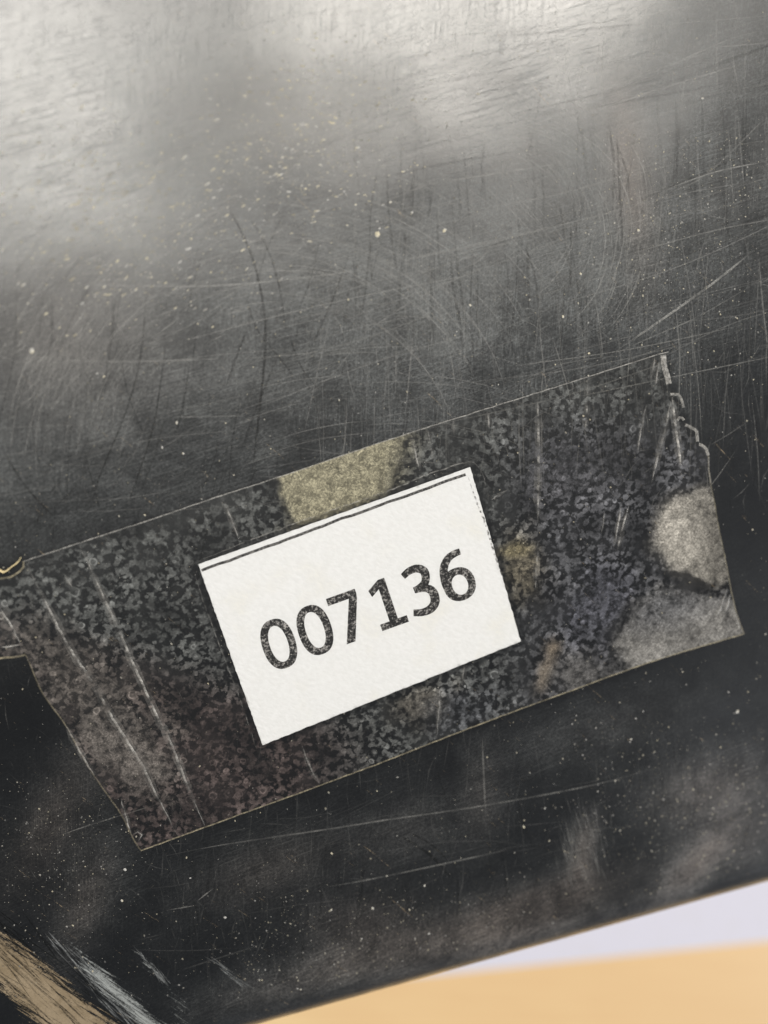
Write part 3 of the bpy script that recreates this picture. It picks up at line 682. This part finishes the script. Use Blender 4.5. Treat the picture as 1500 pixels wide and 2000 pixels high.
zone = np.stack([np.clip(air, 0, 1.3), np.clip(cloud, 0, 1), np.clip(edgeclear, 0, 1), np.ones_like(X)], 1)
tint4 = np.concatenate([tint, np.ones((len(X), 1))], 1)
V = []
for i in range(len(X)):
    P = on_plane(X[i], Y[i]); P.z = zf[i]; V.append(P)
ff = [tuple(f) for f in res[2]]
a, b, c_ = [Vector(V[j]) for j in ff[0][:3]]
if (b-a).cross(c_-a).z < 0: ff = [tuple(reversed(f)) for f in ff]
film = mesh_obj('film', V, ff, M['film'], tape, {'zone': ('FLOAT_COLOR', zone), 'tint': ('FLOAT_COLOR', tint4)}, smooth=True)

ZT = 6.5e-5
CREASE = [([(152, 1060), (176, 1108), (212, 1188), (240, 1248), (260, 1296), (280, 1340), (308, 1400), (332, 1448), (372, 1548), (400, 1612)], 6, 0.55),
 ([(48, 1095), (85, 1168), (122, 1240), (140, 1272), (180, 1332), (225, 1410), (275, 1490), (310, 1560), (347, 1632)], 6, 0.50),
 ([(0, 1188), (22, 1222), (40, 1256)], 5, 0.45), ([(126, 1122), (134, 1135), (142, 1148)], 5, 0.45), ([(236, 1560), (250, 1610), (258, 1634)], 4, 0.4), ([(128, 1416), (160, 1474), (184, 1514)], 5, 0.5),
 ([(432, 968), (447, 1003), (467, 1054)], 4, 0.45), ([(802, 845), (811, 885), (820, 920)], 4, 0.35), ([(835, 838), (841, 870), (845, 900)], 4, 0.25), ([(885, 822), (888, 850)], 4, 0.3), ([(952, 801), (955, 840)], 4, 0.3),
 ([(1049, 768), (1052, 860), (1051, 960), (1050, 1020)], 6, 0.50), ([(1050, 1056), (1048, 1110), (1045, 1150)], 5, 0.4), ([(1147, 738), (1146, 790), (1143, 850)], 5, 0.4), ([(1117, 745), (1117, 766)], 4, 0.3), ([(1228, 712), (1225, 730)], 4, 0.35),
 ([(1279, 697), (1275, 720), (1270, 742)], 5, 0.5), ([(1288, 702), (1283, 730), (1280, 755)], 4, 0.35), ([(1312, 772), (1318, 825), (1326, 880), (1330, 930)], 6, 0.6), ([(1310, 782), (1300, 835), (1285, 890), (1272, 945)], 5, 0.4), ([(1262, 790), (1252, 840), (1245, 885)], 4, 0.3),
 ([(1213, 985), (1206, 1030), (1198, 1070)], 4, 0.45), ([(1228, 985), (1216, 1030), (1205, 1075)], 4, 0.45), ([(1181, 1000), (1174, 1042)], 3, 0.35), ([(860, 1315), (857, 1380), (852, 1442)], 4, 0.3), ([(906, 1296), (903, 1340)], 4, 0.25), ([(590, 1455), (606, 1500), (625, 1530)], 4, 0.3),
 ([(1420, 1148), (1410, 1180), (1396, 1212)], 4, 0.5), ([(1426, 1160), (1416, 1195), (1405, 1218)], 4, 0.45), ([(1430, 1185), (1436, 1205), (1446, 1232)], 4, 0.5),
 ([(0, 1264), (22, 1262), (40, 1258)], 4, 0.4), ([(960, 976), (975, 966), (992, 955)], 3, 0.4), ([(260, 1630), (268, 1624), (276, 1630), (270, 1645)], 3, 0.4)]
for pts, wd, al in CREASE:
    r = Ribbons(); r.add(pts, wd*2.6, al*0.30, z=ZT-8e-6, step=12, broken=0.6, wob=1.0); r.add(pts, wd*0.75, al*1.55, z=ZT, step=9, ridge=4e-5, broken=0.75, wob=0.6); r.build('crease', M['crease'], tape)
EDGES = [(TP[0:11], 2.2, 0.62), (TP[32:42], 2.4, 0.75), (TP[41:52], 3.0, 0.30), (TP[51:55], 4.0, 0.7), (TP[55:60]+[TP[0]], 4.0, 0.6), (TP[24:33], 2.6, 0.4)]
for pts, wd, al in EDGES:
    r = Ribbons(); r.add(pts, wd, al, z=ZT-1e-5, step=10, taper=False, broken=0.4, wob=0.25, ridge=2e-5); r.build('cut_edge', M['crease' if pts[0] == TP[0] else 'edge'], tape)
for pts, wd, al in (([(1295, 693), (1297, 715), (1303, 735), (1306, 750)], 11, 0.75), ([(1309, 770), (1325, 771), (1331, 782), (1334, 796)], 5, 0.65), ([(1322, 822), (1327, 815), (1336, 820)], 5, 0.55), ([(1337, 830), (1350, 835), (1360, 844), (1362, 862)], 6, 0.6), ([(1364, 868), (1376, 874), (1383, 890)], 6, 0.6), ([(1384, 892), (1384, 915), (1388, 945)], 3, 0.3)):
    r = Ribbons(); r.add(pts, wd, al, z=ZT+1e-5, step=5, taper=False, broken=0.3, ridge=6e-5, wob=0.5); r.build('torn_edge', M['crease'], tape)
# line where the tape comes down beside the paper
HALO = [(374, 1112), (380, 1100), (470, 1062), (562, 1027), (660, 992), (745, 963), (840, 925), (914, 902), (930, 908), (943, 927), (952, 965), (962, 1010)]
r = Ribbons(); r.add(HALO, 2.6, 0.42, z=ZT+2e-5, step=8, wob=0.6, broken=0.7); r.build('contact_line', M['crease'], tape)
r = Ribbons(); r.add([(378, 1115), (405, 1195), (440, 1290), (476, 1385), (500, 1460)], 2.4, 0.30, z=ZT+2e-5, step=8, wob=0.5, broken=0.8); r.build('contact_line', M['crease'], tape)

# ------------------------------------------------------------------ torn cream scrap at the tape's left end
sc_c = on_plane(15, 1108)
q = resample([(-30, 1100), (0, 1113), (10, 1116), (24, 1106), (36, 1097), (41, 1089)], 2)
V, Fc = [], []
for i, p in enumerate(q):
    t = i/(len(q)-1); wd = 3.2*(1-0.5*t)+rng.normal(0, 0.45)
    for s, z in ((-1, 3e-5), (-1, 2.5e-4), (1, 4.0e-4), (1, 8e-5)):
        P = on_plane(p[0], p[1]+s*wd*0.75); P.z = z; V.append(P)
    if i: 
        b = 4*(i-1)
        for k in range(4): Fc.append((b+k, b+(k+1) % 4, b+4+(k+1) % 4, b+4+k))
Fc += [(0, 1, 2, 3), tuple(range(len(V)-1, len(V)-5, -1))]
tag(mesh_obj('paper_scrap', V, Fc, M['scrap'], loc=(sc_c.x, sc_c.y, 3e-5)), 'tiny curled cream paper scrap at the left end of the tape', 'paper scrap')

# ------------------------------------------------------------------ loose sheet on the table, half under the case
zt = -CASE_H+0.0006
e0, e1 = on_plane(820, 1908, zt), on_plane(1500, 1838, zt)
du = (e1-e0).normalized(); dn = Vector((-du.y, du.x, 0))
c0 = e0+du*0.0+dn*0.0
cs = e0-du*0.08
P = [cs, cs+du*0.297, cs+du*0.297+dn*0.21, cs+dn*0.21]
V = [(p.x, p.y, zt-0.0002) for p in P]+[(p.x, p.y, zt) for p in P]
Fc = [(3, 2, 1, 0), (4, 5, 6, 7)]+[(i, (i+1) % 4, 4+(i+1) % 4, 4+i) for i in range(4)]
tag(mesh_obj('paper_sheet', V, Fc, M['sheet'], loc=(cs.x, cs.y, zt-0.0002)), 'blurred white paper sheet on the tan table, reaching out from beneath the case', 'paper')
